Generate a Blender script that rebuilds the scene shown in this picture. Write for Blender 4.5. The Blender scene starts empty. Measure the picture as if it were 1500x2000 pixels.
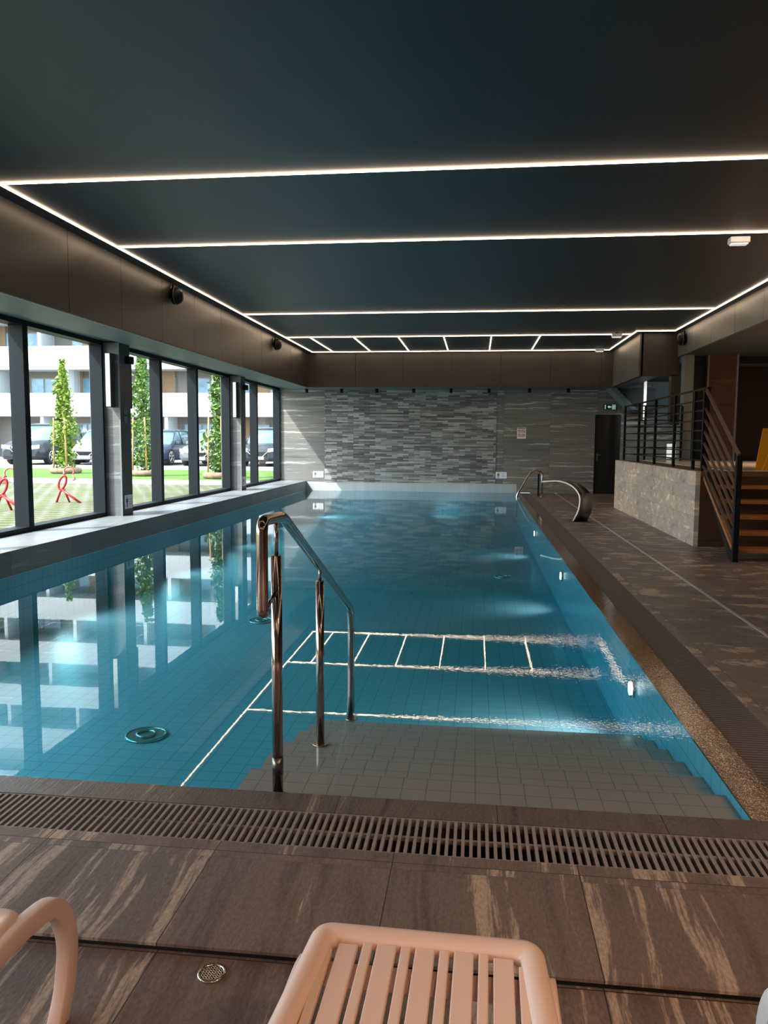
import bpy, bmesh, math, random
from mathutils import Vector, Matrix
random.seed(7)
R = math.radians
scn = bpy.context.scene
COL = scn.collection

# ------------------------------------------------------------------ camera
cam_d = bpy.data.cameras.new('camera')
cam = bpy.data.objects.new('camera', cam_d); COL.objects.link(cam)
yaw, pitch, roll, F = .117226, .0927157, -.0060678, 1518.3
cy, sy, cp, sp = math.cos(yaw), math.sin(yaw), math.cos(pitch), math.sin(pitch)
fwd = Vector((-sy*cp, cy*cp, -sp)); rgt = Vector((cy, sy, 0)); dwn = fwd.cross(rgt)
r2 = math.cos(roll)*rgt + math.sin(roll)*dwn; d2 = -math.sin(roll)*rgt + math.cos(roll)*dwn
m = Matrix((r2, -d2, -fwd)).transposed().to_4x4(); m.translation = Vector((0, 0, 1.38))
cam.matrix_world = m
cam_d.sensor_fit = 'VERTICAL'; cam_d.sensor_height = 24; cam_d.lens = 24*F/2000
cam_d.clip_start = .05; cam_d.clip_end = 400
scn.camera = cam
scn.view_settings.view_transform = 'Standard'; scn.view_settings.look = 'None'
scn.view_settings.gamma = 1; scn.view_settings.exposure = 0.3
scn.view_settings.use_curve_mapping = False

# ------------------------------------------------------------------ sky and sun
W = bpy.data.worlds.new('sky'); scn.world = W; W.use_nodes = True
nt = W.node_tree; nt.nodes.clear()
wo = nt.nodes.new('ShaderNodeOutputWorld'); bg = nt.nodes.new('ShaderNodeBackground')
sky = nt.nodes.new('ShaderNodeTexSky'); sky.sky_type = 'NISHITA'; sky.sun_disc = False
sky.sun_elevation = R(48); sky.sun_rotation = R(231); sky.air_density = 1.3; sky.dust_density = 3.0
mx = nt.nodes.new('ShaderNodeMix'); mx.data_type = 'RGBA'; mx.inputs[0].default_value = .55
nt.links.new(sky.outputs[0], mx.inputs[6]); mx.inputs[7].default_value = (5.6, 6.3, 6.9, 1)
nt.links.new(mx.outputs[2], bg.inputs[0]); bg.inputs[1].default_value = .8
nt.links.new(bg.outputs[0], wo.inputs[0])
def lamp(name, kind, loc, power, col, rot=None, **kw):
    d = bpy.data.lights.new(name, kind); d.energy = power; d.color = col
    for k, v in kw.items(): setattr(d, k, v)
    o = bpy.data.objects.new(name, d); COL.objects.link(o); o.location = loc
    if rot is not None: o.rotation_euler = Vector(rot).to_track_quat('-Z', 'Y').to_euler()
    return o
lamp('sun', 'SUN', (-20, -10, 30), 9, (1, .97, .92), (1, .8, -1.4), angle=R(1.2))
# daylight entering through the long row of panes (sky portals)
for (a, b) in ((-1.5, 4.6), (4.8, 10.7), (11.1, 16.5), (16.9, 20.8)):
    o = lamp('window_portal', 'AREA', (-5.62, (a+b)/2, 1.5), 1, (1, 1, 1), (1, 0, 0), shape='RECTANGLE', size=b-a, size_y=2.5)
    o.rotation_euler = (R(90), 0, R(-90)); o.data.cycles.is_portal = True

# ------------------------------------------------------------------ materials
def mat(name, col, rough=.5, metal=0, emit=None, estr=0, spec=None, var=0, vs=8, bump=0, bs=60):
    M = bpy.data.materials.new(name); M.use_nodes = True; n = M.node_tree; b = n.nodes['Principled BSDF']
    b.inputs['Base Color'].default_value = (*col, 1); b.inputs['Roughness'].default_value = rough
    b.inputs['Metallic'].default_value = metal
    if spec is not None: b.inputs['Specular IOR Level'].default_value = spec
    if emit: b.inputs['Emission Color'].default_value = (*emit, 1); b.inputs['Emission Strength'].default_value = estr
    tc = n.nodes.new('ShaderNodeTexCoord')
    if var:
        no = n.nodes.new('ShaderNodeTexNoise'); no.inputs['Scale'].default_value = vs; no.inputs['Detail'].default_value = 4
        n.links.new(tc.outputs['Object'], no.inputs['Vector'])
        rp = n.nodes.new('ShaderNodeValToRGB')
        rp.color_ramp.elements[0].position = .3; rp.color_ramp.elements[1].position = .7
        rp.color_ramp.elements[0].color = (*[c*(1-var) for c in col], 1); rp.color_ramp.elements[1].color = (*[min(1, c*(1+var)) for c in col], 1)
        n.links.new(no.outputs[0], rp.inputs[0]); n.links.new(rp.outputs[0], b.inputs['Base Color'])
    if bump:
        no2 = n.nodes.new('ShaderNodeTexNoise'); no2.inputs['Scale'].default_value = bs
        n.links.new(tc.outputs['Object'], no2.inputs['Vector'])
        bp = n.nodes.new('ShaderNodeBump'); bp.inputs['Strength'].default_value = bump; bp.inputs['Distance'].default_value = .01
        n.links.new(no2.outputs[0], bp.inputs['Height']); n.links.new(bp.outputs[0], b.inputs['Normal'])
    return M

class NB:
    """small node helper"""
    def __init__(s, name):
        s.M = bpy.data.materials.new(name); s.M.use_nodes = True; s.n = s.M.node_tree; s.b = s.n.nodes['Principled BSDF']
        s.tc = s.n.nodes.new('ShaderNodeTexCoord'); s.sep = s.n.nodes.new('ShaderNodeSeparateXYZ')
        s.n.links.new(s.tc.outputs['Object'], s.sep.inputs[0])
    def L(s, a, b): s.n.links.new(a, b)
    def comb(s, x, y, z=None):
        c = s.n.nodes.new('ShaderNodeCombineXYZ')
        for i, v in enumerate((x, y, z)):
            if v is None: continue
            if isinstance(v, (int, float)): c.inputs[i].default_value = v
            else: s.L(v, c.inputs[i])
        return c.outputs[0]
    def ax(s, k): return s.sep.outputs['xyz'.index(k)]
    def m(s, op, a, b=0, clamp=False):
        q = s.n.nodes.new('ShaderNodeMath'); q.operation = op; q.use_clamp = clamp
        for i, v in enumerate((a, b)):
            if isinstance(v, (int, float)): q.inputs[i].default_value = v
            else: s.L(v, q.inputs[i])
        return q.outputs[0]
    def noise(s, vec, scale=1, detail=4, rough=.5, dist=0):
        q = s.n.nodes.new('ShaderNodeTexNoise'); q.inputs['Scale'].default_value = scale; q.inputs['Detail'].default_value = detail
        q.inputs['Roughness'].default_value = rough; q.inputs['Distortion'].default_value = dist; s.L(vec, q.inputs['Vector']); return q.outputs[0]
    def ramp(s, fac, stops):
        q = s.n.nodes.new('ShaderNodeValToRGB'); e = q.color_ramp.elements
        while len(e) < len(stops): e.new(.5)
        for i, (p, c) in enumerate(stops):
            e[i].position = p; e[i].color = (*c, 1) if len(c) == 3 else c
        s.L(fac, q.inputs[0]); return q.outputs[0]
    def brick(s, vec, w, h, mortar, off=.5, c1=(0, 0, 0), c2=(1, 1, 1), cm=(.5, .5, .5), smooth=.1):
        q = s.n.nodes.new('ShaderNodeTexBrick'); q.offset = off; q.inputs['Scale'].default_value = 1
        q.inputs['Brick Width'].default_value = w; q.inputs['Row Height'].default_value = h; q.inputs['Mortar Size'].default_value = mortar
        q.inputs['Mortar Smooth'].default_value = smooth
        for k, c in (('Color1', c1), ('Color2', c2), ('Mortar', cm)): q.inputs[k].default_value = (*c, 1)
        s.L(vec, q.inputs['Vector']); return q
    def mix(s, f, a, b, mode='MIX'):
        q = s.n.nodes.new('ShaderNodeMix'); q.data_type = 'RGBA'; q.blend_type = mode
        for i, v in ((0, f), (6, a), (7, b)):
            if isinstance(v, (int, float)): q.inputs[i].default_value = v
            elif isinstance(v, tuple): q.inputs[i].default_value = (*v, 1)
            else: s.L(v, q.inputs[i])
        return q.outputs[2]
    def bump(s, h, strength, dist=.01):
        q = s.n.nodes.new('ShaderNodeBump'); q.inputs['Strength'].default_value = strength; q.inputs['Distance'].default_value = dist
        s.L(h, q.inputs['Height']); s.L(q.outputs[0], s.b.inputs['Normal']); return q.outputs[0]

def streak_tile(name, u, v, tw, th, dark, midc, light, off=0., rough=.45, su=10, sv=.55, org=(0, 0), grout=(.03, .024, .02), mort=.0018, bump=.25, thr=.62, spec=None):
    """large stone tile; u is across the streaks, v along them"""
    s = NB(name)
    U = s.m('SUBTRACT', s.ax(u), org[0]); V = s.m('SUBTRACT', s.ax(v), org[1])
    bk = s.brick(s.comb(U, V), tw, th, mort, off)
    sepc = s.n.nodes.new('ShaderNodeSeparateColor'); s.L(bk.outputs['Color'], sepc.inputs[0])
    rnd = s.m('MULTIPLY', sepc.outputs[0], 37.0)
    fac = bk.outputs['Fac']
    bend = s.noise(s.comb(s.m('MULTIPLY', U, 1.2), s.m('MULTIPLY', V, 1.2), rnd), 1, 2)
    Ub = s.m('ADD', U, s.m('MULTIPLY', bend, .14))
    n1 = s.noise(s.comb(s.m('MULTIPLY', Ub, su), s.m('MULTIPLY', V, sv), rnd), 1, 6, .62, .4)
    n2 = s.noise(s.comb(s.m('MULTIPLY', Ub, su*7), s.m('MULTIPLY', V, sv*9), rnd), 1, 5, .7)
    n3 = s.noise(s.comb(s.m('MULTIPLY', U, 120), s.m('MULTIPLY', V, 45), 3), 1, 3, .7)
    f = s.m('ADD', s.m('MULTIPLY', n1, .78), s.m('MULTIPLY', n2, .22))
    c = s.ramp(f, [(.3, dark), (.47, midc), (thr-.035, midc), (thr+.005, light), (thr+.09, light), (.84, midc)])
    c = s.mix(.55, c, s.ramp(n3, [(.3, (.45,)*3), (.7, (1.5,)*3)]), 'MULTIPLY')
    tint = s.ramp(sepc.outputs[0], [(0, (.82, .85, .88)), (1, (1.12, 1.08, 1.02))])
    c = s.mix(1.0, c, tint, 'MULTIPLY')
    c = s.mix(fac, c, grout)
    s.L(c, s.b.inputs['Base Color']); s.b.inputs['Roughness'].default_value = rough
    if spec is not None: s.b.inputs['Specular IOR Level'].default_value = spec
    h = s.m('SUBTRACT', s.m('ADD', s.m('MULTIPLY', n2, .5), s.m('MULTIPLY', n3, .35)), fac)
    s.bump(h, bump, .006)
    return s.M

DARK, MIDC, LIT = (.09, .06, .05), (.2, .14, .115), (.5, .36, .265)
M_deck = streak_tile('deck_tile', 'x', 'y', .6, 1.2, DARK, MIDC, LIT, org=(-.25, 1.22), thr=.575, rough=.5)
M_deck_strip = streak_tile('deck_strip_tile', 'x', 'y', .6, .6, DARK, MIDC, LIT, org=(-.25, 1.82), thr=.575, rough=.5)
M_deck_low = streak_tile('lower_deck_tile', 'x', 'y', .6, 1.2, DARK, MIDC, LIT, org=(-.25, .73), thr=.575, rough=.5)
M_deck_r = streak_tile('side_deck_tile', 'y', 'x', 1.2, .6, (.095, .07, .06), (.21, .155, .13), (.5, .38, .3), org=(0, 1.5), off=.5, rough=.42, su=5, sv=2.8, thr=.57)
M_cope = streak_tile('coping_tile', 'x', 'y', .6, .6, (.05, .036, .03), (.13, .092, .074), (.34, .23, .17), org=(.1, 2.5), rough=.22, bump=.5, su=14)
M_wetcope = streak_tile('wet_coping_tile', 'y', 'x', .6, .6, (.06, .044, .035), (.13, .095, .072), (.26, .18, .13), org=(.1, .9), rough=.2, bump=.5, su=16, sv=8)
_b = M_wetcope.node_tree.nodes['Principled BSDF']; _b.inputs['Coat Weight'].default_value = 1; _b.inputs['Coat Roughness'].default_value = .015; _b.inputs['Coat Tint'].default_value = (1, .72, .45, 1)  # amber coat tint puts the golden LED sheen into the wet film's colour
_n = M_wetcope.node_tree; _t = _n.nodes.new('ShaderNodeTexNoise'); _t.inputs['Scale'].default_value = 55; _p = _n.nodes.new('ShaderNodeBump'); _p.inputs['Distance'].default_value = .0007; _c = _n.nodes.new('ShaderNodeTexCoord')
_n.links.new(_c.outputs['Object'], _t.inputs['Vector']); _n.links.new(_t.outputs[0], _p.inputs['Height']); _n.links.new(_p.outputs[0], _b.inputs['Coat Normal'])
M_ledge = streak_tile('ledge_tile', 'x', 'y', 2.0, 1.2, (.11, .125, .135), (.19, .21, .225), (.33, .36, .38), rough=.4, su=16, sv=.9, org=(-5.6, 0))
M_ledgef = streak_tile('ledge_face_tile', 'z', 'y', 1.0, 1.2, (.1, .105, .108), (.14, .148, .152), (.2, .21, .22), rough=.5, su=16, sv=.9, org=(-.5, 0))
M_wall = streak_tile('vein_wall_tile', 'z', 'x', .6, 1.2, (.075, .073, .069), (.19, .184, .175), (.48, .465, .45), rough=.45, su=15, sv=.6, org=(.24, -4.09), off=0, thr=.6, grout=(.05, .05, .05), bump=.12)
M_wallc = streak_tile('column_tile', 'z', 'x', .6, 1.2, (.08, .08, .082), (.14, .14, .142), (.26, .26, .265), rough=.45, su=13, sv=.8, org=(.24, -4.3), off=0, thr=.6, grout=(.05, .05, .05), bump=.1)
M_wallc_shade = streak_tile('shaded_column_tile', 'z', 'y', .6, 1.2, (.05, .052, .054), (.075, .078, .082), (.14, .145, .15), rough=.4, su=13, sv=.8, org=(.24, 0), off=0, thr=.6, grout=(.02, .02, .02), bump=.1)  # darker column tile: shade on the pool-side face put into the colour
M_brown = streak_tile('dark_wood_tile', 'z', 'x', .5, 2.4, (.028, .011, .005), (.075, .031, .014), (.15, .065, .03), rough=.5, su=12, sv=1, org=(0, 0), off=0, thr=.62)
M_clad = streak_tile('pale_cladding_tile', 'y', 'z', .62, .2, (.2, .16, .13), (.54, .42, .34), (.84, .68, .54), rough=.5, su=4.5, sv=9, org=(0, 0), off=.37, thr=.6, grout=(.36, .29, .24), mort=.003)

def mosaic():
    s = NB('ledger_mosaic')
    U, V = s.ax('x'), s.ax('z')
    bk = s.brick(s.comb(U, V), .3, .042, .0015, .5, smooth=.3); bk.offset_frequency = 2
    sepc = s.n.nodes.new('ShaderNodeSeparateColor'); s.L(bk.outputs['Color'], sepc.inputs[0]); r = sepc.outputs[0]
    n1 = s.noise(s.comb(s.m('MULTIPLY', U, 1.6), s.m('MULTIPLY', V, 26), s.m('MULTIPLY', r, 31)), 1, 5, .6)
    big = s.noise(s.comb(s.m('MULTIPLY', U, .8), s.m('MULTIPLY', V, 3.5)), 1, 3, .6)
    f = s.m('ADD', s.m('ADD', s.m('MULTIPLY', r, .42), s.m('MULTIPLY', n1, .42)), s.m('MULTIPLY', big, .25))
    c = s.ramp(f, [(.25, (.05, .05, .05)), (.5, (.17, .168, .164)), (.78, (.46, .45, .435))])
    c = s.mix(bk.outputs['Fac'], c, (.03, .03, .03)); s.L(c, s.b.inputs['Base Color']); s.b.inputs['Roughness'].default_value = .5
    s.bump(s.m('SUBTRACT', r, bk.outputs['Fac']), .8, .02)
    return s.M
M_mosaic = mosaic()

def grid_tile(name, u, v, w, h, c1, c2, grout, rough=.3, org=(0, 0), mort=.002):
    s = NB(name)
    vec = s.comb(s.m('SUBTRACT', s.ax(u), org[0]), s.m('SUBTRACT', s.ax(v), org[1]))
    bk = s.brick(vec, w, h, mort, 0, c1, c2, grout, .1)
    s.L(bk.outputs['Color'], s.b.inputs['Base Color']); s.b.inputs['Roughness'].default_value = rough
    return s.M
BL1, BL2, BG = (.46, .62, .71), (.465, .63, .72), (.18, .28, .33)
M_pf = grid_tile('pool_floor_tile', 'x', 'y', .125, .125, BL1, BL2, BG)
M_pwy = grid_tile('pool_side_tile', 'y', 'z', .125, .125, BL1, BL2, (.06, .25, .31))
M_pwx = grid_tile('pool_end_tile', 'x', 'z', .125, .125, BL1, BL2, (.06, .25, .31))
M_stepx = grid_tile('pool_step_tile', 'x', 'y', .1, .1, (.25, .235, .22), (.255, .24, .225), (.1, .1, .095), org=(.02, 2.87))
M_stepr = grid_tile('pool_riser_tile', 'x', 'z', .1, .2, (.36, .345, .325), (.4, .38, .36), (.12, .12, .115), org=(.02, .1))
M_band = grid_tile('waterline_tile', 'x', 'z', .1, .5, (.42, .46, .48), (.46, .5, .52), (.33, .37, .39), org=(0, -.26))

M_ceil = mat('ceiling_paint', (.021, .038, .046), .45, var=.12, vs=.6)
M_fascia = mat('fascia_board', (.036, .028, .022), .4, var=.18, vs=1.2)
M_fasciag = mat('grey_fascia_board', (.1, .095, .085), .42, var=.12, vs=1.2)
M_seam = mat('dark_seam', (.01, .009, .008), .7)  # near-black joints between the fascia panels
M_soffit = mat('soffit_board', (.095, .13, .14), .55, var=.08, vs=2)
M_soffitd = mat('dark_soffit', (.03, .045, .05), .6)
M_black = mat('black_metal', (.007, .0075, .008), .5, spec=.2)
M_frame = mat('window_frame_metal', (.012, .016, .02), .5, spec=.12)
M_led = mat('led_diffuser', (1, 1, 1), .5, emit=(1, .73, .5), estr=12)
M_steel = mat('brushed_steel', (.46, .37, .33), .14, 1)
M_steelc = mat('polished_steel', (.62, .56, .5), .16, 1)
M_dsteel = mat('dull_steel', (.22, .2, .18), .3, 1)
M_strip = mat('drain_strip_steel', (.75, .72, .68), .35, .6)
M_grate = mat('grate_plastic', (.27, .225, .205), .4, var=.1, vs=30)
M_grated = mat('side_grate_plastic', (.15, .12, .107), .45, var=.1, vs=30)
M_pit = mat('channel_black', (.004, .004, .004), .8)
M_plast = mat('warm_lit_lounger_plastic', (.86, .62, .52), .38)  # off-white plastic with the warm lamp light mixed into its base colour
M_plastw = mat('white_lounger_plastic', (.82, .8, .8), .38)
M_white = mat('white_board', (.85, .87, .88), .4)
M_lit = mat('glowing_white', (.85, .85, .85), .4, emit=(1, .98, .93), estr=.45)
M_grey = mat('grey_column_paint', (.17, .19, .19), .6)
M_teal = mat('teal_grey_wall', (.14, .2, .22), .6)
M_ddk = mat('door_black', (.006, .006, .006), .4)
M_dkgrey = mat('dark_grey_panel', (.07, .072, .07), .5)
M_blue = mat('pictogram_blue', (.03, .12, .32), .5)
M_text = mat('pictogram_grey', (.35, .42, .55), .5)
M_red = mat('pictogram_red', (.5, .04, .06), .5)
M_green = mat('exit_green', (.0, .06, .035), .5, emit=(.0, .3, .15), estr=.02)
M_exw = mat('exit_white', (.8, .85, .8), .5, emit=(.8, 1, .9), estr=.35)
M_tread = mat('stair_tread_wood', (.34, .125, .035), .45, var=.2, vs=14)
M_platf = mat('platform_floor', (.85, .72, .62), .18)
M_platm = mat('platform_edge_wood', (.14, .07, .03), .45, var=.2, vs=9)
M_yel = mat('yellow_plastic', (.8, .33, .01), .4)
M_plamp = mat('pool_lamp_lens', (1, 1, 1), .3, emit=(.9, 1, 1), estr=8)
M_fit = mat('pool_fitting', (.12, .4, .42), .2, .7)

def glass(name, tint=(1, 1, 1), refl=1.0):
    M = bpy.data.materials.new(name); M.use_nodes = True; n = M.node_tree; n.nodes.clear()
    o = n.nodes.new('ShaderNodeOutputMaterial'); t = n.nodes.new('ShaderNodeBsdfTransparent'); t.inputs[0].default_value = (*tint, 1)
    g = n.nodes.new('ShaderNodeBsdfGlossy'); g.inputs['Roughness'].default_value = .01
    f = n.nodes.new('ShaderNodeFresnel'); f.inputs[0].default_value = 1.45
    ge = n.nodes.new('ShaderNodeNewGeometry')
    m1 = n.nodes.new('ShaderNodeMath'); m1.operation = 'SUBTRACT'; m1.inputs[0].default_value = 1; n.links.new(ge.outputs['Backfacing'], m1.inputs[1])
    m2 = n.nodes.new('ShaderNodeMath'); m2.operation = 'MULTIPLY'; n.links.new(f.outputs[0], m2.inputs[0]); n.links.new(m1.outputs[0], m2.inputs[1])
    x = n.nodes.new('ShaderNodeMixShader'); n.links.new(m2.outputs[0], x.inputs[0]); n.links.new(t.outputs[0], x.inputs[1]); n.links.new(g.outputs[0], x.inputs[2])
    n.links.new(x.outputs[0], o.inputs[0]); return M
M_glass = glass('pane_glass', (.93, .97, .97))

def water_mat(name, surface=True):
    M = bpy.data.materials.new(name); M.use_nodes = True; n = M.node_tree; n.nodes.clear(); L = n.links.new
    o = n.nodes.new('ShaderNodeOutputMaterial'); t = n.nodes.new('ShaderNodeBsdfTransparent'); t.inputs[0].default_value = (1, 1, 1, 1)
    va = n.nodes.new('ShaderNodeVolumeAbsorption'); va.inputs[0].default_value = (.2, .85, .93, 1); va.inputs[1].default_value = .27
    L(va.outputs[0], o.inputs['Volume'])
    if not surface: L(t.outputs[0], o.inputs[0]); return M
    tc = n.nodes.new('ShaderNodeTexCoord'); sep = n.nodes.new('ShaderNodeSeparateXYZ'); L(tc.outputs['Object'], sep.inputs[0])
    def mt(op, a, b, clamp=False):
        q = n.nodes.new('ShaderNodeMath'); q.operation = op; q.use_clamp = clamp
        for i, v in enumerate((a, b)):
            if isinstance(v, (int, float)): q.inputs[i].default_value = v
            else: L(v, q.inputs[i])
        return q.outputs[0]
    def noise(sc, vx=1, vy=1, det=2):
        mp = n.nodes.new('ShaderNodeMapping'); mp.inputs['Scale'].default_value = (vx, vy, 1); L(tc.outputs['Object'], mp.inputs[0])
        q = n.nodes.new('ShaderNodeTexNoise'); q.inputs['Scale'].default_value = sc; q.inputs['Detail'].default_value = det; L(mp.outputs[0], q.inputs['Vector']); return q.outputs[0]
    # ripples are stronger by the inlet on the near right edge and die out to the left
    mask = mt('MULTIPLY', mt('DIVIDE', mt('ADD', sep.outputs[0], 1.4), 2.4, True), mt('SUBTRACT', 1.0, mt('DIVIDE', mt('SUBTRACT', sep.outputs[1], 6.2), 4.5, True), True))
    mask = mt('ADD', mt('MULTIPLY', mt('POWER', mask, 2.6), 1.0), .07)
    h = mt('MULTIPLY', noise(40, 1, 1.4, 1), mask)
    far = mt('MULTIPLY', mt('DIVIDE', mt('SUBTRACT', sep.outputs[1], 8.0), 9.0, True), 1.2)
    h2 = mt('MULTIPLY', noise(5.0, .6, 1.6, 3), mt('ADD', far, .06))
    hh = mt('ADD', h, mt('MULTIPLY', h2, 2.2))
    bp = n.nodes.new('ShaderNodeBump'); bp.inputs['Strength'].default_value = 1; bp.inputs['Distance'].default_value = .0002; L(hh, bp.inputs['Height'])
    g = n.nodes.new('ShaderNodeBsdfGlossy'); g.inputs['Roughness'].default_value = .004; L(bp.outputs[0], g.inputs['Normal'])
    f = n.nodes.new('ShaderNodeFresnel'); f.inputs[0].default_value = 1.33; L(bp.outputs[0], f.inputs['Normal'])
    ge = n.nodes.new('ShaderNodeNewGeometry'); fac = mt('MULTIPLY', f.outputs[0], mt('SUBTRACT', 1.0, ge.outputs['Backfacing']))
    x = n.nodes.new('ShaderNodeMixShader'); L(fac, x.inputs[0]); L(t.outputs[0], x.inputs[1]); L(g.outputs[0], x.inputs[2]); L(x.outputs[0], o.inputs[0])
    return M
M_water = water_mat('pool_water_surface'); M_waterb = water_mat('pool_water_side', False)

# ------------------------------------------------------------------ mesh helpers
def box(bm, x0, x1, y0, y1, z0, z1, mi=0, bev=0):
    vs = [bm.verts.new(p) for p in ((x0,y0,z0),(x1,y0,z0),(x1,y1,z0),(x0,y1,z0),(x0,y0,z1),(x1,y0,z1),(x1,y1,z1),(x0,y1,z1))]
    fs = [bm.faces.new([vs[i] for i in f]) for f in ((3,2,1,0),(4,5,6,7),(0,1,5,4),(1,2,6,5),(2,3,7,6),(3,0,4,7))]
    for f in fs: f.material_index = mi
    if bev:
        es = list({e for f in fs for e in f.edges})
        r = bmesh.ops.bevel(bm, geom=es, offset=bev, segments=2, affect='EDGES', profile=.5)
        for f in r['faces']: f.material_index = mi
    return fs
def prism(bm, pts, a, b, axis='x', mi=0):
    """extrude a polygon along an axis; pts are in the other two axes in xyz order"""
    def P(p, t):
        return {'x': (t, p[0], p[1]), 'y': (p[0], t, p[1]), 'z': (p[0], p[1], t)}[axis]
    A = [bm.verts.new(P(p, a)) for p in pts]; B = [bm.verts.new(P(p, b)) for p in pts]; n = len(pts)
    fs = [bm.faces.new(A[::-1]), bm.faces.new(B)] + [bm.faces.new((A[i], A[(i+1) % n], B[(i+1) % n], B[i])) for i in range(n)]
    for f in fs: f.material_index = mi
    return fs
def tube(bm, pts, r, n=12, caps=True, mi=0, closed=False):
    pts = [Vector(p) for p in pts]; rs = r if isinstance(r, (list, tuple)) else [r]*len(pts)
    rings = []; up = None; N = len(pts)
    for i, p in enumerate(pts):
        if closed: t = (pts[(i+1) % N]-pts[i-1]).normalized()
        else: t = ((pts[min(i+1, N-1)]-p).normalized() + (p-pts[max(i-1, 0)]).normalized()).normalized() if 0 < i < N-1 else (pts[min(i+1, N-1)]-pts[max(i-1, 0)]).normalized()
        if up is None: up = Vector((0, 0, 1)) if abs(t.z) < .9 else Vector((1, 0, 0))
        s = t.cross(up).normalized(); up = s.cross(t).normalized()
        rings.append([bm.verts.new(p + (s*math.cos(2*math.pi*k/n) + up*math.sin(2*math.pi*k/n))*rs[i]) for k in range(n)])
    for i in range(N if closed else N-1):
        a, b = rings[i], rings[(i+1) % N]
        for k in range(n):
            f = bm.faces.new((a[k], a[(k+1) % n], b[(k+1) % n], b[k])); f.smooth = True; f.material_index = mi
    if caps and not closed:
        bm.faces.new(rings[0][::-1]).material_index = mi; bm.faces.new(rings[-1]).material_index = mi
def cyl(bm, c, r, h, axis='z', n=24, r2=None, mi=0):
    c = Vector(c); d = {'x': Vector((1,0,0)), 'y': Vector((0,1,0)), 'z': Vector((0,0,1))}[axis]
    tube(bm, [c, c+d*h], [r, r if r2 is None else r2], n, True, mi)
def rnd_path(pts, rad, seg=6):
    """round the corners of a polyline"""
    pts = [Vector(p) for p in pts]; out = [pts[0]]
    for i in range(1, len(pts)-1):
        a, b, c = pts[i-1], pts[i], pts[i+1]
        u = (a-b).normalized(); v = (c-b).normalized(); k = min(rad, (a-b).length*.48, (c-b).length*.48)
        p0, p1 = b+u*k, b+v*k
        for j in range(seg+1):
            t = j/seg; out.append(p0*(1-t)**2 + b*2*t*(1-t) + p1*t*t)
    out.append(pts[-1]); return out
def obj(name, bm, mats, parent=None):
    bmesh.ops.recalc_face_normals(bm, faces=bm.faces)
    me = bpy.data.meshes.new(name); bm.to_mesh(me); bm.free()
    for q in (mats if isinstance(mats, (list, tuple)) else [mats]): me.materials.append(q)
    o = bpy.data.objects.new(name, me); COL.objects.link(o)
    if parent: o.parent = parent
    return o
def B(): return bmesh.new()
def tag(o, label, cat, group=None, kind=None):
    o['label'] = label; o['category'] = cat
    if group: o['group'] = group
    if kind: o['kind'] = kind
    return o
def struct(name, bm, mats, label=None):
    o = obj(name, bm, mats); o['kind'] = 'structure'
    if label: o['label'] = label
    return o
def thing(name, label, cat, loc=(0, 0, 0), rz=0, group=None):
    o = bpy.data.objects.new(name, None); COL.objects.link(o); o.empty_display_size = .1
    o.location = loc; o.rotation_euler = (0, 0, rz); return tag(o, label, cat, group)
def bx(name, x0, x1, y0, y1, z0, z1, m, parent=None, bev=0):
    b = B(); box(b, x0, x1, y0, y1, z0, z1, 0, bev); return obj(name, b, m, parent)
def dup(root, loc, rz=None, label=None, group=None):
    r = root.copy(); COL.objects.link(r); r.location = loc
    if rz is not None: r.rotation_euler = (0, 0, rz)
    if label: r['label'] = label
    if group: r['group'] = group
    for ch in list(root.children):
        c = ch.copy(); COL.objects.link(c); c.parent = r
        for g in list(ch.children):
            d = g.copy(); COL.objects.link(d); d.parent = c
    return r

# ------------------------------------------------------------------ the room
XL, XR, YN, YB = -4.6, 1.03, 2.87, 20.85      # pool edges
ZC = 3.55
PD = -.62                                        # pool floor
# decks
b = B()
box(b, -5.32, 9, 1.93, 2.38, -.009, 0)                     # main tiles this side of the grate
obj_f = struct('floor', b, M_deck)
b = B(); box(b, -5.32, 9, 1.942, 2.38, -.2, -.009); struct('trim_30', b, M_pit, 'black block painting the shade under the edge of the raised tiles')  # near-black block stands in for the shade under the tile edge
b = B(); box(b, -5.32, 9, 2.382, 2.48, -.12, 0); struct('floor', b, M_deck_strip)
b = B(); box(b, -5.32, 9, -3.2, 1.942, -.2, -.028); struct('floor', b, M_deck_low)
b = B(); box(b, -5.32, 1.2, 2.73, YN, -.02, 0); box(b, -5.32, 1.2, 2.73, YN-.01, -.14, -.02); box(b, -5.32, XL, 2.87, 2.88, -.12, 0)
struct('floor', b, M_cope)
b = B(); box(b, XR, 1.18, YN, YB, -.012, 0); box(b, XR+.1, 1.18, YN, YB, -.14, -.012); struct('floor', b, M_wetcope)
b = B(); box(b, 1.43, 2.075, 2.48, YB, -.12, 0); box(b, 2.115, 9, 2.48, YB+.2, -.12, 0)
struct('floor', b, M_deck_r)
# pool shell
b = B(); box(b, XL-.3, XR, YN, YB, PD-.1, PD); struct('floor', b, M_pf)
b = B(); box(b, XL-.3, XL, YN, YB, PD, 0); struct('wall_left', b, M_pwy)
b = B(); box(b, XR, XR+.1, YN, YB, PD, -.012); struct('wall_right', b, M_pwy)
b = B(); box(b, XL, XR, YN-.1, YN, PD, -.001); struct('wall_front', b, M_pwx)
b = B(); box(b, XL-.3, XR+.1, YB, YB+.1, PD, 0); struct('wall_back', b, M_pwx)
# water
b = B(); fs = box(b, XL+.001, XR-.001, YN+.001, YB-.001, PD+.002, -.006, 1); fs[1].material_index = 0
tag(obj('pool_water', b, [M_water, M_waterb]), 'clear turquoise water filling the long swimming pool', 'water', kind='stuff')
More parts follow.
